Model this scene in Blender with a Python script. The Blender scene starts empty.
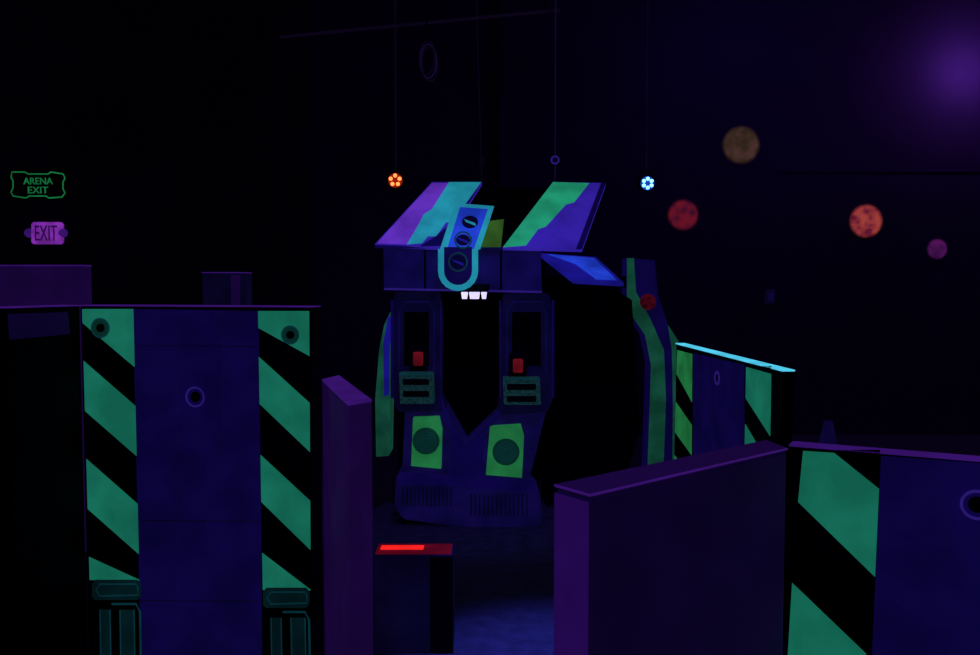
import bpy, bmesh, math, random
from mathutils import Vector, Matrix
random.seed(3)
S=bpy.context.scene
S.view_settings.view_transform='Standard'
S.view_settings.look='None'
F=900.0; PITCH=math.radians(3.0); CAM=Vector((0,0,1.9))
cd=bpy.data.cameras.new('camera'); cam=bpy.data.objects.new('camera',cd); S.collection.objects.link(cam)
cd.sensor_width=36; cd.lens=F/980*36; cd.clip_start=0.05
cam.location=CAM; cam.rotation_euler=(math.radians(90)-PITCH,0,0); S.camera=cam

# ---------- survey helpers: turn measured sight-lines into world positions ----------
def ray(px,py):
    x=(px-490)/F; u=-(py-327.5)/F
    c,s=math.cos(PITCH),math.sin(PITCH)
    return Vector((x, c+u*s, -s+u*c))
def PY(px,py,Y):
    d=ray(px,py); return CAM+d*(Y/d.y)
def PZ(px,py,Z):
    d=ray(px,py); return CAM+d*((Z-CAM.z)/d.z)
class Plane:
    def __init__(s,a,b,c):
        s.p=a.copy(); n=(b-a).cross(c-a).normalized()
        if n.dot(CAM-a)<0: n=-n
        s.n=n
    def at(s,px,py,off=0):
        d=ray(px,py); o=s.p+s.n*off
        return CAM+d*((o-CAM).dot(s.n)/d.dot(s.n))
def YPl(Y): return Plane(Vector((0,Y,0)),Vector((1,Y,0)),Vector((0,Y,1)))
def VPl(a,b): return Plane(Vector((a.x,a.y,0)),Vector((b.x,b.y,0)),Vector((a.x,a.y,1)))
def lin(c):
    r=[]
    for v in c:
        v/=255.0; r.append(v/12.92 if v<=0.04045 else ((v+0.055)/1.055)**2.4)
    return r
def mat(name,glow=(0,0,0),base=(10,10,12),var=0.25,scale=5,rough=0.7,strength=1.0,glow2=None):
    m=bpy.data.materials.new(name); m.use_nodes=True; nt=m.node_tree
    b=nt.nodes['Principled BSDF']; b.inputs['Roughness'].default_value=rough
    b.inputs['Specular IOR Level'].default_value=0.15
    tc=nt.nodes.new('ShaderNodeTexCoord'); nz=nt.nodes.new('ShaderNodeTexNoise')
    nz.inputs['Scale'].default_value=scale; nz.inputs['Detail'].default_value=5
    nt.links.new(tc.outputs['Object'],nz.inputs['Vector'])
    def ramp(c0,c1,sock):
        r=nt.nodes.new('ShaderNodeValToRGB'); nt.links.new(nz.outputs['Fac'],r.inputs['Fac'])
        r.color_ramp.elements[0].position=0.35; r.color_ramp.elements[1].position=0.65
        r.color_ramp.elements[0].color=(*c0,1); r.color_ramp.elements[1].color=(*c1,1)
        nt.links.new(r.outputs['Color'],sock)
    B=lin(base); ramp([v*(1-var) for v in B],[min(1,v*(1+var)) for v in B],b.inputs['Base Color'])
    if max(glow)>0:  # non-fluorescent paints get emission too, in place of lamp light
        G=lin(glow); G2=lin(glow2) if glow2 else [v*(1-2*var) if var<.5 else 0 for v in G]
        ramp(G2,[v*(1+var) for v in G] if not glow2 else G,b.inputs['Emission Color'])
        b.inputs['Emission Strength'].default_value=strength
    return m
M={}
M['black']=mat('matte_black_paint',base=(18,16,24))
M['void']=mat('black_cloth',base=(8,8,10),rough=.95)
M['teal']=mat('fluorescent_green_paint',(20,104,84),(40,120,80),.12)
M['teal_dim']=mat('fluorescent_green_paint_dim',(7,46,54),(20,60,60),.15)
M['green']=mat('fluorescent_leaf_green',(28,104,56),(40,120,60),.15)
M['green_dim']=mat('fluorescent_leaf_green_dim',(16,66,50),(30,80,50),.2)
M['grn_roof']=mat('fluorescent_roof_green',(30,142,106),(40,120,80),.12)
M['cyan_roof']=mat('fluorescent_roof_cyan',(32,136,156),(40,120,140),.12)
M['blue_panel']=mat('blue_violet_paint',(10,4,54),(34,26,104),.15)
M['blue_dk']=mat('dark_blue_paint',(11,6,50),(34,26,100),.2)
M['blue_dk2']=mat('midnight_blue_paint',(6,4,30),(22,18,70),.2)
M['blue_mid']=mat('blue_paint',(22,18,116),(40,30,130),.15)
M['blue_hi']=mat('bright_blue_paint',(30,60,185),(50,60,170),.2)
M['purple_roof']=mat('fluorescent_violet_paint',(90,44,172),(90,60,150),.12)
M['indigo_roof']=mat('fluorescent_indigo_paint',(46,28,146),(60,40,140),.12)
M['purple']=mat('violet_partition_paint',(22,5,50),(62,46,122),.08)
M['purple_hi']=mat('violet_partition_end_paint',(32,8,70),(76,50,140),.08)  # lit copy of the partition violet, for the end facing the light
M['purple_dk']=mat('dark_violet_partition_paint',(10,3,34),(42,32,96),.08)  # dimmer copy of the violet; the long barrier face has its shade put in
M['edge']=mat('violet_edge_trim',(52,18,100),(110,76,170),.1)  # light caught along panel tops, put into a brighter violet
M['ringp']=mat('violet_ring_plastic',(38,22,100),(60,50,120),.1)
M['ringk']=mat('dark_violet_ring_plastic',(20,9,46),(26,18,52),.1)
M['ringg']=mat('dark_green_sensor_plastic',(6,40,34),(10,40,30),.1)
M['housing']=mat('dark_teal_bracket',(3,24,28),(10,34,34),.2)
M['cyan_edge']=mat('cyan_glow_trim',(84,205,240),(90,160,200),.1)
M['olive']=mat('olive_panel',(42,76,22),(60,80,30),.2)
M['brown']=mat('control_box_dim',(14,42,46),(30,50,40),.3,scale=50)
M['red']=mat('red_button_plastic',(92,12,24),(90,16,16),.2)
M['redled']=mat('red_led_strip',(255,36,34),(120,10,10),.1,strength=1.1)
M['redwarm']=mat('red_diffuser',(90,5,26),(90,16,20),.2)
M['redspot']=mat('red_marker',(60,5,18),(70,16,20),.3,scale=25)
M['white']=mat('white_lamp_glow',(215,205,255),(200,200,200),.05,strength=1.3)
M['signg']=mat('sign_green_glow',(22,112,62),(20,90,50),.15)
M['signp']=mat('exit_sign_pink_lens',(120,42,160),(90,60,120),.2,scale=12)
M['signd']=mat('exit_letter_dark',(40,10,66),(20,10,30),.1)
M['cable']=mat('steel_cable',(10,4,22),(24,18,42),.1)
M['ledo']=mat('orange_led',(255,120,60),(200,80,30),.05,strength=3)
M['ledw']=mat('cold_white_led',(120,205,255),(150,200,255),.05,strength=3)
M['glowred']=mat('red_lens',(130,26,10),(80,20,10),.2)
M['glowblue']=mat('blue_lens',(24,60,165),(20,30,80),.2)

class Grp:
    def __init__(s,name,loc):
        s.o=bpy.data.objects.new(name,None); S.collection.objects.link(s.o)
        s.o.location=loc; s.o.empty_display_size=.1; s.loc=Vector(loc)
    def add(s,name,verts,faces,m,smooth=False,bevel=0):
        me=bpy.data.meshes.new(name); me.from_pydata([tuple(v) for v in verts],[],faces)
        bm=bmesh.new(); bm.from_mesh(me); bmesh.ops.recalc_face_normals(bm,faces=bm.faces); bm.to_mesh(me); bm.free()
        me.materials.append(M[m] if isinstance(m,str) else m)
        if smooth:
            for p in me.polygons: p.use_smooth=True
        o=bpy.data.objects.new(name,me); S.collection.objects.link(o)
        o.parent=s.o; o.matrix_parent_inverse=Matrix.Translation(-s.loc)
        if bevel:
            b=o.modifiers.new('bev','BEVEL'); b.width=bevel; b.segments=2; b.limit_method='ANGLE'
        return o
    def prism(s,name,pts,vec,m,bevel=0):
        n=len(pts); v=list(pts)+[p+vec for p in pts]
        f=[list(range(n)),list(range(2*n-1,n-1,-1))]+[[i,(i+1)%n,n+(i+1)%n,n+i] for i in range(n)]
        return s.add(name,v,f,m,bevel=bevel)
    def lay(s,name,pl,pts,m,off=0.004,th=None,bevel=0):
        th=th if th else off-0.0005
        return s.prism(name,[pl.at(x,y,off) for x,y in pts],-pl.n*th,m,bevel)
    def tube(s,name,path,r,m,seg=8,closed=False):
        n=len(path); V=[];Fc=[]
        for i,p in enumerate(path):
            a=path[(i-1)%n] if (closed or i>0) else p; b=path[(i+1)%n] if (closed or i<n-1) else p
            t=(b-a).normalized(); up=Vector((0,0,1)) if abs(t.z)<.9 else Vector((0,1,0))
            u=t.cross(up).normalized(); w=t.cross(u)
            for k in range(seg):
                q=2*math.pi*k/seg; V.append(p+u*math.cos(q)*r+w*math.sin(q)*r)
        for i in range(n if closed else n-1):
            j=(i+1)%n
            for k in range(seg): Fc.append([i*seg+k,i*seg+(k+1)%seg,j*seg+(k+1)%seg,j*seg+k])
        if not closed: Fc+= [list(range(seg)),list(range((n-1)*seg,n*seg))]
        return s.add(name,V,Fc,m,True)
    def circ(s,c,n,r,seg=28,ry=None):
        n=n.normalized(); up=Vector((0,0,1)) if abs(n.z)<.9 else Vector((0,1,0))
        u=up.cross(n).normalized(); w=n.cross(u); ry=ry or r
        return [c+u*math.cos(2*math.pi*k/seg)*r+w*math.sin(2*math.pi*k/seg)*ry for k in range(seg)]
    def ring(s,name,pl,px,py,rpx,m,tube=.006,off=.012):
        c=pl.at(px,py,off); r=rpx*(c-CAM).length/F
        return s.tube(name,s.circ(c,pl.n,r),tube,m,8,True)
    def disc(s,name,pl,px,py,rpx,m,off=.008,ry=None,th=None):
        c=pl.at(px,py,off); k=(c-CAM).length/F
        return s.prism(name,s.circ(c,pl.n,rpx*k,28,ry*k if ry else None),-pl.n*(th or off-.0005),m)
    def box(s,name,lo,hi,m,bevel=0):
        x0,y0,z0=lo;x1,y1,z1=hi
        return s.prism(name,[Vector((x0,y0,z0)),Vector((x1,y0,z0)),Vector((x1,y0,z1)),Vector((x0,y0,z1))],Vector((0,y1-y0,0)),m,bevel)

# ---------- room shell ----------
def shell(name,lo,hi,m):
    g=bpy.data.meshes.new(name); x0,y0,z0=lo;x1,y1,z1=hi
    v=[(x,y,z) for x in(x0,x1) for y in(y0,y1) for z in(z0,z1)]
    f=[(0,1,3,2),(4,6,7,5),(0,4,5,1),(2,3,7,6),(0,2,6,4),(1,5,7,3)]
    g.from_pydata(v,[],f); g.materials.append(m)
    bm=bmesh.new(); bm.from_mesh(g); bmesh.ops.recalc_face_normals(bm,faces=bm.faces); bm.to_mesh(g); bm.free()
    o=bpy.data.objects.new(name,g); S.collection.objects.link(o); return o
H=5.3
wallm=mat('dark_plaster_wall',(1,0,4),(60,52,84),.1,scale=.8,rough=.9)
wallk=mat('black_painted_wall',(1,0,3),(12,10,16),.2,scale=1.5,rough=.9)
floorm=mat('dark_arena_carpet',(2,1,8),(84,84,100),.22,scale=10,rough=.85)
shell('floor',(-7,-2,-.1),(8,11.2,0),floorm)
shell('ceiling',(-7,-2,H),(8,11.2,H+.1),wallk)
shell('wall_back',(-2.2,11,0),(8,11.2,H),wallm)
shell('wall_back_return',(-7,9,0),(-2.2,11.2,H),wallk)
shell('wall_left',(-7.1,-2,0),(-7,11.2,H),wallk)
shell('wall_right',(8,-2,0),(8.1,11.2,H),wallk)
shell('wall_front',(-7,-2.1,0),(8,-2,H),wallk)
a=PY(499,100,10.9)
shell('trim_1',(a.x-.12,10.9,0),(a.x,11,H),wallk)
a=PY(780,171,10.98)
shell('trim_2',(a.x,10.985,a.z-.012),(7.9,11,a.z+.012),wallm)

# ---------- stripes helper ----------
def strip(G,pl,name,xl_t,xr_t,y_t,xl_b,xr_b,y_b,greens,m):
    """black backing + green diagonal bars. greens: list of (yL0,yL1,yR0,yR1)"""
    def xl(y): return xl_t+(xl_b-xl_t)*(y-y_t)/(y_b-y_t)
    def xr(y): return xr_t+(xr_b-xr_t)*(y-y_t)/(y_b-y_t)
    G.lay(name+'_backing',pl,[(xl_t,y_t),(xr_t,y_t),(xr(y_b),y_b),(xl(y_b),y_b)],'black',.004)
    for i,(a,b,c,d) in enumerate(greens):
        G.lay(name+'_bar_%d'%(i+1),pl,[(xl(a),a),(xr(c),c),(xr(d),d),(xl(b),b)],m,.007,.0028)

def panelbody(G,name,a,b,z,th,m,bev=.008):
    p=VPl(a,b)
    pts=[Vector((a.x,a.y,0)),Vector((b.x,b.y,0)),Vector((b.x,b.y,z)),Vector((a.x,a.y,z))]
    return G.prism(name,pts,-p.n*th,m,bev)
def cap(G,name,a,b,z,th,m,h=.012,ov=.004):
    p=VPl(a,b)
    pts=[Vector((a.x,a.y,z)),Vector((b.x,b.y,z)),Vector((b.x,b.y,z+h)),Vector((a.x,a.y,z+h))]
    pts=[q+p.n*ov for q in pts]
    return G.prism(name,pts,-p.n*(th+2*ov),m)

# ---------- left tall barrier ----------
A=PY(80,306,4.2); B=PY(312,311,3.98); W=PY(5,309,3.85)
G=Grp('arena_barrier',(A.x,A.y,0))
pl=VPl(A,B); zt=A.z
panelbody(G,'front_panel',A,B,zt,.1,'black')
panelbody(G,'wing_panel',W,A,zt,.1,'black')
G.lay('centre_sheet',pl,[(133,309),(259,311),(262,668),(141,668)],'blue_panel',.004)
p2=VPl(W,A)
cap(G,'top_cap',A,B,zt,.1,'edge',.005); cap(G,'wing_cap',W,A,zt,.1,'edge',.005)
G.lay('wing_sheet',p2,[(8,314),(68,312),(70,334),(10,340)],'purple_dk',.004)
per=98
gl=[(309,323,309,367)]+[(361+per*i,411+per*i,406+per*i,456+per*i) for i in range(2)]+[(557,580,580,580.5)]
strip(G,pl,'left_strip',82,133,308,92,141,668,gl,'teal')
gr=[(311,328,311,356)]+[(357+per*i,404+per*i,403+per*i,452+per*i) for i in range(2)]+[(553,590,590,590.5)]
strip(G,pl,'right_strip',258,309,310,264,311,668,gr,'teal')
for nm,x,y in(('left_sensor',100,328),('right_sensor',290,335)):
    G.disc(nm+'_plate',pl,x,y,9,'ringg',.014); G.ring(nm+'_ring',pl,x,y,8.5,'teal_dim',.004,.016); G.disc(nm+'_lens',pl,x,y,4,'black',.02)
G.ring('centre_sensor_ring',pl,195,397,9,'ringp',.004); G.disc('centre_sensor_lens',pl,195,397,5,'black',.012)
for i,y in enumerate((345,520,600)): G.lay('seam_%d'%(i+1),pl,[(140,y),(259,y+1),(259,y+2),(140,y+1)],'blue_dk2',.006,.0018)
for i,x in enumerate((176,222)): G.lay('vertical_seam_%d'%(i+1),pl,[(x,311),(x+1,311),(x+3,668),(x+2,668)],'blue_dk',.006,.0018)
# painted bracket artwork at the foot of each strip
for k,(x0,x1,y0) in enumerate(((92,140,580),(263,309,588))):
    n='bracket_%d_'%(k+1)
    G.lay(n+'plate',pl,[(x0+3,y0),(x1-3,y0),(x1,y0+4),(x1,y0+17),(x1-3,y0+20),(x0+3,y0+20),(x0,y0+17),(x0,y0+4)],'housing',.012)
    G.tube(n+'plate_rim',[pl.at(x,y,.012) for x,y in((x0+8,y0+4),(x1-4,y0+4),(x1-2,y0+8),(x1-2,y0+15),(x0+8,y0+16),(x0+4,y0+10))],.004,'teal_dim',6,True)
    for j,(u,v) in enumerate(((8,18),(28,42))):
        G.lay(n+'leg_%d'%(j+1),pl,[(x0+u,y0+30),(x0+v,y0+30),(x0+v+1,672),(x0+u+1,672)],'housing',.009)
        for q in(u,v): G.tube(n+'leg_%d_edge_%d'%(j+1,q),[pl.at(x0+q,y0+30,.01),pl.at(x0+q+1,672,.01)],.003,'teal_dim',6)
    G.tube(n+'arch',[pl.at(x,y,.01) for x,y in((x0+20,y0+24),(x1-4,y0+24),(x1,y0+32),(x1+1,672))],.005,'teal_dim',6)

# ---------- taller dividers in the back left ----------
a=PY(-60,266,6.2); b=PY(82,266,6.2)
G=Grp('partition_wall',(a.x,6.2,0)); panelbody(G,'body',a,b,a.z,.15,'purple'); cap(G,'top_cap',a,b,a.z,.15,'edge',.008)
a=PY(202,273,6.0); b=PY(240,273,6.0)
G=Grp('partition_post',(a.x,6,0)); panelbody(G,'body',a,b,a.z,.3,'blue_dk2'); cap(G,'top_cap',a,b,a.z,.3,'edge',.006)
pp=VPl(a,b); G.lay('corner_trim',pp,[(231,275),(240,275),(240,330),(231,330)],'purple',.006)  # added strip on the front, standing in for the post's side face
a=PY(-120,338,5.2); b=PY(3,338,5.2)
G=Grp('partition_wall.001',(a.x,5.2,0)); panelbody(G,'body',a,b,a.z,.1,'purple_dk'); cap(G,'top_cap',a,b,a.z,.1,'edge',.008)

# ---------- short wing panel ----------
Z=1.43
c=[PZ(322,381,Z),PZ(339,377,Z),PZ(372,402,Z),PZ(348,406,Z)]
G=Grp('arena_barrier.001',(c[3].x,c[3].y,0))
G.prism('body',[Vector((q.x,q.y,0)) for q in c],Vector((0,0,Z)),'purple',.008)
G.prism('top_cap',[Vector((q.x,q.y,Z+.001)) for q in c],Vector((0,0,.008)),'edge')

# ---------- low box with red light ----------
Y=4.5; a=PY(374,555,Y); b=PY(453,555,Y)
G=Grp('low_pedestal',(a.x,Y,0))
z=a.z; G.box('body',(a.x,Y,0),(b.x,Y+.18,z),'blue_dk2',.01)
k=PY(430,556,Y)
G.box('side_post',(k.x,Y-.006,0),(b.x,Y-.001,z-.01),'black')
G.box('diffuser',(a.x+.005,Y+.01,z),(b.x-.01,Y+.17,z+.008),'redwarm')  # red light fading across the box top, put into the emission
l0=PY(381,550,Y+.1).x; l1=PY(424,550,Y+.1).x
G.box('led_strip',(l0,Y+.06,z+.008),(l1,Y+.12,z+.016),'redled',.004)  # glowing bar added for the brightest part of the red-lit top
G.box('front_lip',(a.x,Y-.004,z-.03),(b.x,Y-.0005,z),'blue_dk2')

# ---------- large right barrier ----------
c=[PZ(555,488,Z),PZ(590,498,Z),PZ(787,451,Z),PZ(766,443,Z)]
G=Grp('arena_barrier.002',(c[1].x,c[1].y,0))
G.prism('body',[Vector((q.x,q.y,0)) for q in c],Vector((0,0,Z)),'purple_dk',.01)
pe=VPl(c[0],c[1])
ins=[(c[0].lerp(c[1],.02)),(c[0].lerp(c[1],.98))]
G.prism('end_cap',[Vector((q.x,q.y,z0))+pe.n*.004 for q,z0 in((ins[0],0),(ins[1],0),(ins[1],Z-.01),(ins[0],Z-.01))],-pe.n*.0035,'purple_hi')  # thin brighter skin paints in the light on this end
G.prism('top_cap',[Vector((q.x,q.y,Z+.001)) for q in c],Vector((0,0,.008)),'purple')
for nm,i,j in(('edge_near',1,2),('edge_end',0,1),('edge_far',0,3)):
    G.tube(nm,[c[i]+Vector((0,0,.006)),c[j]+Vector((0,0,.006))],.003,'edge')
# right striped barrier
a=PZ(789,446,Z); b=PZ(1130,474,Z)
G=Grp('arena_barrier.003',(a.x,a.y,0)); pl=VPl(a,b)
panelbody(G,'front_panel',a,b,Z,.06,'black'); cap(G,'top_cap',a,b,Z,.06,'edge',.004)
G.lay('centre_sheet',pl,[(881,456),(1118,474),(1100,700),(870,700)],'blue_panel',.004)
strip(G,pl,'left_strip',803,880,450,784,868,700,[],'teal')
G.lay('left_strip_bar_upper',pl,[(803,451),(834,453),(879,489),(875,577),(798,502)],'teal',.0075,.003)
G.lay('left_strip_bar_lower',pl,[(792,583),(866,654),(867,700),(785,700)],'teal',.007,.0028)
G.ring('sensor_ring',pl,977,505,12,'ringp',.004); G.disc('sensor_lens',pl,977,505,7,'black',.012)
# ---------- far barrier ----------
a=PZ(676,344,Z); b=PZ(783,371.5,Z)
G=Grp('arena_barrier.004',(a.x,a.y,0)); pl=VPl(a,b)
panelbody(G,'front_panel',a,b,Z,.06,'black'); cap(G,'top_cap',a,b,Z,.06,'cyan_edge',.008)
G.lay('centre_sheet',pl,[(693,353),(744,365),(744,520),(693,490)],'blue_panel',.004)
strip(G,pl,'left_strip',677,692,350,673,691,500,[(350,374,354,402),(402,432,425,455) ,(455,480,478,500)],'green')
strip(G,pl,'right_strip',746,771,366,743,768,540,[(367,398,374,436),(424,470,466,510)],'teal')
G.ring('sensor_ring',pl,717,378,6,'ringp',.006); G.disc('sensor_lens',pl,717,378,4,'black',.012)
# added cone standing in for a small blue glint
a=PY(828,440,6.5)
G=Grp('floor_cone',(a.x,6.5,0))
t=PY(824,421,6.5)
base=G.circ(Vector((a.x,6.5,0)),Vector((0,0,1)),.2,20); top=G.circ(Vector((a.x,6.5,t.z)),Vector((0,0,1)),.03,20)
G.add('cone',base+top,[[i,(i+1)%20,20+(i+1)%20,20+i] for i in range(20)]+[list(range(20)),list(range(20,40))],'blue_dk',True)
G.box('foot',(a.x-.24,6.26,0),(a.x+.24,6.74,.03),'blue_dk2')

# ---------- robot base station ----------
Y0=7.0
G=Grp('robot_base_station',(PY(465,520,Y0).x,Y0,0))
def blk(name,pts,Y,depth,m,bev=.006): return G.prism(name,[PY(x,y,Y) for x,y in pts],Vector((0,depth,0)),m,bev)
blk('rear_shell',[(400,250),(545,250),(552,415),(535,505),(400,500),(396,410)],7.42,.45,'void')
blk('side_shroud',[(545,275),(600,280),(632,300),(640,430),(620,496),(545,505)],7.45,.5,'void')
blk('left_column',[(395,292),(437,292),(441,318),(440,398),(446,412),(398,412),(392,395),(391,318)],6.95,.45,'blue_dk2',.012)
blk('right_column',[(504,294),(549,294),(554,318),(553,398),(548,412),(498,416),(500,398),(500,318)],6.95,.45,'blue_dk2',.012)
for nm,x0,x1 in(('left',399,434),('right',507,546)):
    G.tube(nm+'_column_frame',[PY(x,y,6.94) for x,y in((x0,372),(x0,312),(x0+6,302),(x1-6,302),(x1,312),(x1,372))],.007,'blue_dk')
    G.lay(nm+'_column_inset',YPl(6.95),[(x0+5,312),(x1-5,312),(x1-5,366),(x0+5,366)],'void',.004)
    xo,xi=(392,441) if nm=='left' else (553,500)
    G.tube(nm+'_column_outer_edge',[PY(xo,y,6.94) for y in(300,340,398)],.01,'blue_panel')
    G.tube(nm+'_column_inner_edge',[PY(xi,y,6.94) for y in(300,340,398)],.006,'blue_dk')
# fascia
blk('fascia',[(383,248),(541,250),(542,293),(384,290)],6.88,.55,'blue_dk',.01)
blk('fascia_lower_lip',[(384,288),(542,291),(542,293),(384,290)],6.865,.02,'ringp',0)
blk('fascia_upper_lip',[(375,245),(545,247),(545,250),(375,248)],6.85,.03,'blue_panel',0)
for i,x in enumerate((424,500)): G.lay('fascia_seam_%d'%(i+1),YPl(6.88),[(x,250),(x+2,250),(x+2,290),(x,290)],'void',.003)
# roof panels
rp=Plane(PY(400,246,6.84),PY(500,246,6.84),PY(440,182,7.5))
G.lay('roof_left',rp,[(432,182),(482,182),(441,247),(375,244)],'indigo_roof',0,.03)
G.lay('roof_left_violet',rp,[(432,183),(460,183),(430,212),(438,212),(410,244),(377,243)],'purple_roof',.004)
G.lay('roof_left_stripe',rp,[(449,182),(481,182),(452,222),(446,222),(436,236),(428,236),(422,243),(407,244),(416,229),(424,214),(432,209)],'cyan_roof',.008,.003)
G.lay('roof_left_shade',rp,[(481,184),(441,246),(420,246),(436,236),(452,222)],'blue_panel',.006,.0015)  # dark indigo right part of the roof panel
G.lay('roof_right',rp,[(553,182),(606,183),(582,249),(503,247)],'indigo_roof',0,.03)
G.lay('roof_right_stripe',rp,[(553,182),(589,183),(574,202),(566,204),(546,226),(538,229),(526,245),(503,247)],'grn_roof',.005)
G.lay('roof_right_edge',rp,[(601,183),(606,183),(582,249),(576,249)],'blue_panel',.005)
blk('roof_brace',[(440,246),(482,188),(550,188),(503,247)],7.56,.04,'void',0)  # black sheet put in for the dark void between the roof panels
# crest
cp=YPl(6.72)
def U(x0,x1,y0,yb,n=10):
    r=(x1-x0)/2; cx=(x0+x1)/2
    return [(x1,y0)]+[(cx+r*math.cos(math.pi*k/n),yb-r+r*math.sin(math.pi*k/n)) for k in range(n+1)]+[(x0,y0)]
G.lay('crest_upper',cp,[(455,203),(494,206),(480,249),(440,249)],'cyan_roof',.0,.1)
G.lay('crest_upper_inner',cp,[(460,207),(488,209),(474,249),(447,249)],'blue_hi',.004)
G.lay('crest_lower',cp,U(438,478,249,291),'cyan_roof',.001,.1)
G.lay('crest_lower_inner',cp,U(444,472,247,285),'blue_dk',.005)
for i,(x,y,r) in enumerate(((470,222,9),(463,240,8),(458,262,9))):
    G.ring('crest_emblem_ring_%d'%(i+1),cp,x,y,r,'blue_hi' if i==0 else 'teal_dim',.006,.012)
    G.disc('crest_emblem_%d'%(i+1),cp,x,y,r-1,'blue_dk2',.009,ry=r*.7)
    G.lay('crest_emblem_bar_%d'%(i+1),cp,[(x-6,y-3),(x+5,y+1),(x+6,y+4),(x-4,y)],'cyan_roof' if i==0 else 'blue_mid',.013,.003)
blk('crest_side_block',[(489,221),(504,219),(501,247),(480,247)],6.8,.2,'olive')
# side wing
wp=Plane(PY(540,253,6.95),PY(600,258,7.0),PY(600,283,6.6))
G.lay('side_wing',wp,[(540,253),(596,257),(624,283),(574,280)],'blue_mid',0,.03)
G.lay('side_wing_highlight',wp,[(548,254),(594,258),(617,280),(596,279),(576,264)],'blue_hi',.004)
# lamp
blk('lamp_housing',[(458,284),(490,284),(488,293),(460,293)],6.84,.1,'black')
for i,(x0,x1) in enumerate(((461,468),(469,480),(481,487))):
    blk('lamp_%d'%(i+1),[(x0,292),(x1,292),(x1-1,299),(x0+1,299)],6.83,.05,'white',.003)
# controls
for nm,x0,x1,y0,y1,rx,ry in(('left',399,433,373,404,418,359),('right',503,540,378,405,518,366)):
    blk(nm+'_control_box',[(x0,y0),(x1,y0),(x1+1,y1),(x0+1,y1)],6.82,.13,'brown',.008)
    cb=YPl(6.82)
    for k in range(2): G.lay(nm+'_control_slot_%d'%(k+1),cb,[(x0+4,y0+6+12*k),(x1-4,y0+6+12*k),(x1-4,y0+12+12*k),(x0+4,y0+12+12*k)],'black',.004)
    G.lay(nm+'_control_rim',cb,[(x0,y0),(x1,y0),(x1,y0+2),(x0,y0+2)],'teal_dim',.006,.003)
    blk(nm+'_button_mount',[(rx-9,ry-13),(rx+9,ry-13),(rx+9,ry+12),(rx-9,ry+12)],6.92,.03,'black')
    blk(nm+'_button',[(rx-5,ry-7),(rx+5,ry-7),(rx+5,ry+7),(rx-5,ry+7)],6.89,.03,'red',.012)
# lower body
blk('lower_body',[(405,408),(441,402),(466,446),(499,414),(547,408),(530,478),(402,470)],6.98,.5,'blue_dk',.012)
G.tube('chest_vee',[PY(x,y,6.95) for x,y in((441,398),(446,420),(466,449),(486,432),(499,412))],.014,'blue_panel')
blk('centre_rib',[(450,425),(466,448),(484,434),(484,478),(448,474)],6.92,.08,'blue_panel')
lp=YPl(6.9)
for nm,P,cx,cy in(('left_speaker',[(413,418),(439,417),(442,430),(441,469),(411,466)],426,441),('right_speaker',[(490,427),(521,425),(524,436),(522,478),(486,475)],506,452)):
    G.lay(nm+'_panel',lp,P,'green',0,.08,.004)
    G.disc(nm+'_cone',lp,cx,cy,12.5,'ringg',.01); G.ring(nm+'_rim',lp,cx,cy,12.5,'ringg',.008,.012)
    for r in(9,6,3): G.ring(nm+'_groove_%d'%r,lp,cx,cy,r,'teal_dim',.003,.012)
# base
blk('base',[(396,476),(440,480),(532,488),(541,498),(541,526),(528,530),(470,529),(404,520),(394,508)],6.85,.6,'blue_dk',.02)
bp=YPl(6.85)
G.lay('base_band',bp,[(400,472),(440,474),(534,480),(534,492),(400,484)],'blue_panel',.004)
for i in range(13):
    x=402+i*4; G.lay('left_vent_%d'%(i+1),bp,[(x,486),(x+2,486),(x+2,506),(x,506)],'blue_dk2',.006)
for i in range(14):
    x=470+i*4.3; G.lay('right_vent_%d'%(i+1),bp,[(x,494),(x+2,494),(x+2,516),(x,515)],'blue_dk2',.006)
G.box('plinth',(PY(400,500,6.9).x,6.95,0),(PY(536,500,6.9).x,7.7,.12),'black')
# blades
blk('left_blade',[(390,312),(397,318),(392,345),(390,400),(389,456),(376,457),(375,400),(379,350),(384,325)],7.02,.3,'green_dim')
lb=YPl(7.02); G.lay('left_blade_inner',lb,[(388,316),(396,320),(390,345),(389,395),(384,396),(383,345)],'blue_mid',.005)
# arch leg
blk('right_leg',[(627,258),(655,260),(658,295),(668,325),(681,345),(680,420),(676,510),(646,510),(650,400),(651,365),(645,335),(627,308)],7.55,.3,'blue_panel')
ll=YPl(7.55)
G.lay('right_leg_green',ll,[(627,258),(634,258),(636,292),(650,318),(664,350),(666,400),(662,509),(646,509),(650,400),(651,365),(645,335),(627,308)],'green_dim',.005)
G.lay('right_leg_green_edge',ll,[(668,325),(681,345),(680,420),(677,509),(672,509),(673,400),(672,350)],'green_dim',.005)
G.disc('right_leg_marker',ll,648,302,8,'redspot',.009)  # red flare orb, painted as a glowing disc on the leg
G.box('leg_crossbar',(PY(560,280,7.6).x,7.6,PY(560,288,7.6).z),(PY(640,280,7.6).x,7.75,PY(560,276,7.6).z),'void')
# suspension cables
for i,(x,y,Y) in enumerate(((555,182,7.45),(482,184,7.45))):
    p=PY(x,y,Y); t=Vector((p.x+(0 if i==0 else -.08),Y,H))
    G.tube('cable_%d'%(i+1),[p,t],.004,'ringk' if i==0 else 'cable',6)
    q=PY(x,160,Y); q.x=p.x
    G.tube('hook_%d'%(i+1),G.circ(q,Vector((0,1,0)),.03 if i==0 else .02,14),.008 if i==0 else .005,'ringp' if i==0 else 'cable',6,True)

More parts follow.
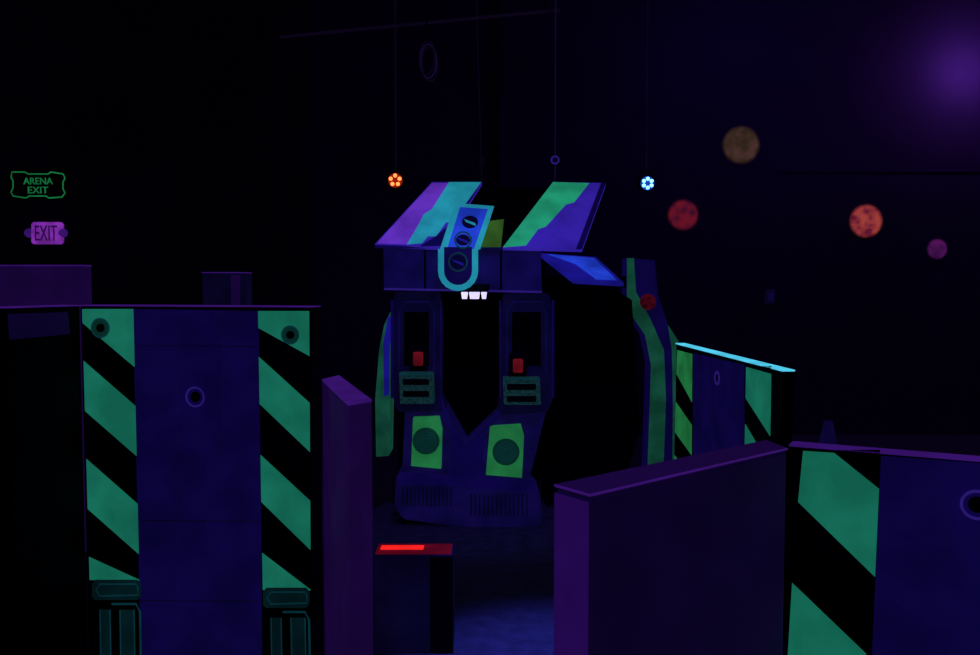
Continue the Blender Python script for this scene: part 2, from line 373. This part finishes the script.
# ---------- stage lights ----------
def led(name,px,py,Y,m,lens,n):
    c=PY(px,py,Y); G=Grp(name,tuple(c))
    G.prism('housing',G.circ(c+Vector((0,.03,0)),Vector((0,-1,0)),.07,20),Vector((0,.16,0)),'black',.008)
    for k in range(n):
        q=math.pi/2+2*math.pi*k/n; p=c+Vector((math.cos(q)*.042,.012,math.sin(q)*.042))
        bm=bmesh.new(); bmesh.ops.create_icosphere(bm,subdivisions=2,radius=.018)
        G.add('led_%d'%(k+1),[v.co+p for v in bm.verts],[[v.index for v in fc.verts] for fc in bm.faces],m,True); bm.free()
    G.prism('lens',G.circ(c+Vector((0,.028,0)),Vector((0,-1,0)),.066,20),Vector((0,.002,0)),lens)
    G.tube('yoke',[c+Vector((x,.1,zz)) for x,zz in((-.08,0),(-.085,.07),(-.05,.12),(.05,.12),(.085,.07),(.08,0))],.008,'black')
    G.tube('drop_rod',[c+Vector((0,.1,.12)),Vector((c.x,c.y+.1,H))],.007,'cable')
led('stage_light',395,180,8.2,'ledo','glowred',5)
led('stage_light.001',648,183,8.6,'ledw','glowblue',6)

# ---------- soft-edged flare orbs, light painted as glowing discs on the wall ----------
def flare_orb(name,px,py,r,c1,c2):
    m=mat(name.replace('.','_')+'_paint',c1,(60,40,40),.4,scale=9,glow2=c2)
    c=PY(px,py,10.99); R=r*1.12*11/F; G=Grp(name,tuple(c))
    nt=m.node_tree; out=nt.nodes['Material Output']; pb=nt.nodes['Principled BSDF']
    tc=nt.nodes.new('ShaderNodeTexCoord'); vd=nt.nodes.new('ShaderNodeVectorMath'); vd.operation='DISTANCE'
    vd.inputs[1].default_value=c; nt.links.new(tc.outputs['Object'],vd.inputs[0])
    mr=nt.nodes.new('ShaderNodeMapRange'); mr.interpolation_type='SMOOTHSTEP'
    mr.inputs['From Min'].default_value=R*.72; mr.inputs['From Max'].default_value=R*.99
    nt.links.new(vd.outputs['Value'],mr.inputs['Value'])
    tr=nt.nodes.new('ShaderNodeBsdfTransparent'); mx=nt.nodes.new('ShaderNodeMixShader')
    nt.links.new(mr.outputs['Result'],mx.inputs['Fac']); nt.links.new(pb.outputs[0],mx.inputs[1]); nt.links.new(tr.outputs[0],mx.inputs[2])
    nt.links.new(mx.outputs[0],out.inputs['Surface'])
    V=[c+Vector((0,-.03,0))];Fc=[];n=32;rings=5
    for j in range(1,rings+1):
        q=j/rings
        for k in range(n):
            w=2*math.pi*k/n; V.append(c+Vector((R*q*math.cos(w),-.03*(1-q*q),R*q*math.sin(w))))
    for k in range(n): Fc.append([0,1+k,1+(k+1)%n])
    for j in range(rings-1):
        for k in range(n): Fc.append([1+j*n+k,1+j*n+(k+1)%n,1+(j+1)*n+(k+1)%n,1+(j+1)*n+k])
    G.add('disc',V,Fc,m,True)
flare_orb('planet_wall_decoration',741,145,18,(72,46,44),(44,34,20))
flare_orb('planet_wall_decoration.001',683,215,15,(98,18,34),(44,10,38))
flare_orb('planet_wall_decoration.002',866,221,16,(156,60,54),(92,20,46))
flare_orb('planet_wall_decoration.003',937,249,10,(76,18,82),(42,12,56))

# ---------- signs ----------
def text(G,name,s,px,py,hpx,Y,m,wpx):
    cu=bpy.data.curves.new(name,'FONT'); cu.body=s; cu.align_x='CENTER'; cu.align_y='CENTER'; cu.extrude=.004
    o=bpy.data.objects.new(name+'_tmp',cu); S.collection.objects.link(o)
    bpy.context.view_layer.update()
    me=bpy.data.meshes.new_from_object(o.evaluated_get(bpy.context.evaluated_depsgraph_get()))
    xs=[v.co.x for v in me.vertices]; ys=[v.co.y for v in me.vertices]
    cx=(min(xs)+max(xs))/2; cy=(min(ys)+max(ys))/2
    c=PY(px,py,Y); sy=hpx*Y/F/(max(ys)-min(ys)); sx=wpx*Y/F/(max(xs)-min(xs))
    V=[Vector((c.x+(v.co.x-cx)*sx,Y-v.co.z,c.z+(v.co.y-cy)*sy)) for v in me.vertices]
    G.add(name,V,[list(p.vertices) for p in me.polygons],m)
    bpy.data.objects.remove(o)
Ys=8.93
G=Grp('arena_exit_sign',tuple(PY(37,185,Ys)))
o8=lambda x0,y0,x1,y1,k:[(x0+k,y0),(x1-k,y0),(x1,y0+k),(x1,y1-k),(x1-k,y1),(x0+k,y1),(x0,y1-k),(x0,y0+k)]
G.prism('board',[PY(x,y,Ys) for x,y in o8(8,169,67,200,5)],Vector((0,.07,0)),'black')
G.tube('outline',[PY(x,y,Ys-.005) for x,y in [(12,172),(25,172),(28,174),(48,174),(51,172),(63,174),(65,178),(63,182),(63,189),(65,193),(62,197),(49,198),(46,196),(29,196),(26,198),(13,196),(11,192),(13,188),(13,181),(11,177)]],.007,'signg',6,True)
text(G,'text_arena','ARENA',38,181,6.5,Ys-.008,'signg',29)
text(G,'text_exit','EXIT',38,190,6.5,Ys-.008,'signg',20)
G=Grp('exit_sign',tuple(PY(46,233,Ys)))
G.prism('housing',[PY(x,y,Ys) for x,y in o8(31,222,61,244,2)],Vector((0,.07,0)),'signp',.006)
text(G,'text_exit','EXIT',46,233,15,Ys-.006,'signd',22)
for k,x in enumerate((29,63)):
    c=PY(x,233,Ys+.03)
    bm=bmesh.new(); bmesh.ops.create_uvsphere(bm,u_segments=14,v_segments=8,radius=.045)
    G.add('lamp_head_%d'%(k+1),[v.co+c for v in bm.verts],[[v.index for v in fc.verts] for fc in bm.faces],'edge',True); bm.free()

# ---------- ceiling conduit and hanging coil ----------
p0=PY(280,37,8);p1=PY(560,10,8)
G=Grp('ceiling_conduit',tuple(p0))
G.tube('pipe',[p0,p0.lerp(p1,.5),p1],.014,'cable')
for k in(.05,.5,.95):
    q=p0.lerp(p1,k); G.tube('hanger_%d'%int(k*100),[q,Vector((q.x,q.y,H))],.008,'black')
c=PY(427,58,7.9); G=Grp('cable_coil',tuple(c))
for k in range(3):
    cc=c+Vector((.01*k,.03*k,-.02*k)); G.tube('loop_%d'%(k+1),G.circ(cc,Vector((.3*k-.3,-1,.1)),.07,20,.15),.007,'ringk' if k==1 else 'cable',6,True)
G.tube('tie',[c+Vector((0,0,.14)),Vector((c.x,c.y,H))],.006,'black')
# wall device
c=PY(770,297,10.95); G=Grp('wall_sensor_box',tuple(c)); G.box('case',(c.x-.05,10.92,c.z-.09),(c.x+.05,11,c.z+.09),'blue_dk2',.01); G.box('face',(c.x-.03,10.912,c.z-.05),(c.x+.03,10.92,c.z+.05),'blue_dk')

# ---------- lighting ----------
def light(name,kind,loc,col,e,size=.2,tgt=None,ang=60,blend=.8):
    l=bpy.data.lights.new(name,kind); l.color=col; l.energy=e
    if kind=='AREA': l.size=size
    else: l.shadow_soft_size=size
    if kind=='SPOT': l.spot_size=math.radians(ang); l.spot_blend=blend
    o=bpy.data.objects.new(name,l); S.collection.objects.link(o); o.location=loc
    if tgt is not None: o.rotation_euler=(Vector(tgt)-Vector(loc)).to_track_quat('-Z','Y').to_euler()
    return o
UV=(.24,.04,1)
light('blacklight_wall','POINT',PY(984,62,10.5),(.5,.13,1),15,.06)
light('blacklight_back','AREA',(3.0,9.4,5.1),UV,5.5,1.5,(3.0,11,3.6))
light('blacklight_left','AREA',(-1.2,.8,4.3),(.36,.05,1),7,1.0,(0.1,3,1))
light('blacklight_robot','SPOT',(.2,3.6,4.9),(.16,.1,1),130,.15,(-.2,7,1.1),36,.6)
light('blue_floor_spot','SPOT',(.3,4.0,4.9),(.09,.1,1),900,.1,(.34,4.4,0),22,1)
light('floor_wash','POINT',(.6,5.6,3.6),(.15,.08,1),2,.2)
w=bpy.data.worlds.new('world'); S.world=w; w.use_nodes=True
w.node_tree.nodes['Background'].inputs[0].default_value=(.0006,.0001,.0025,1); w.node_tree.nodes['Background'].inputs[1].default_value=.5
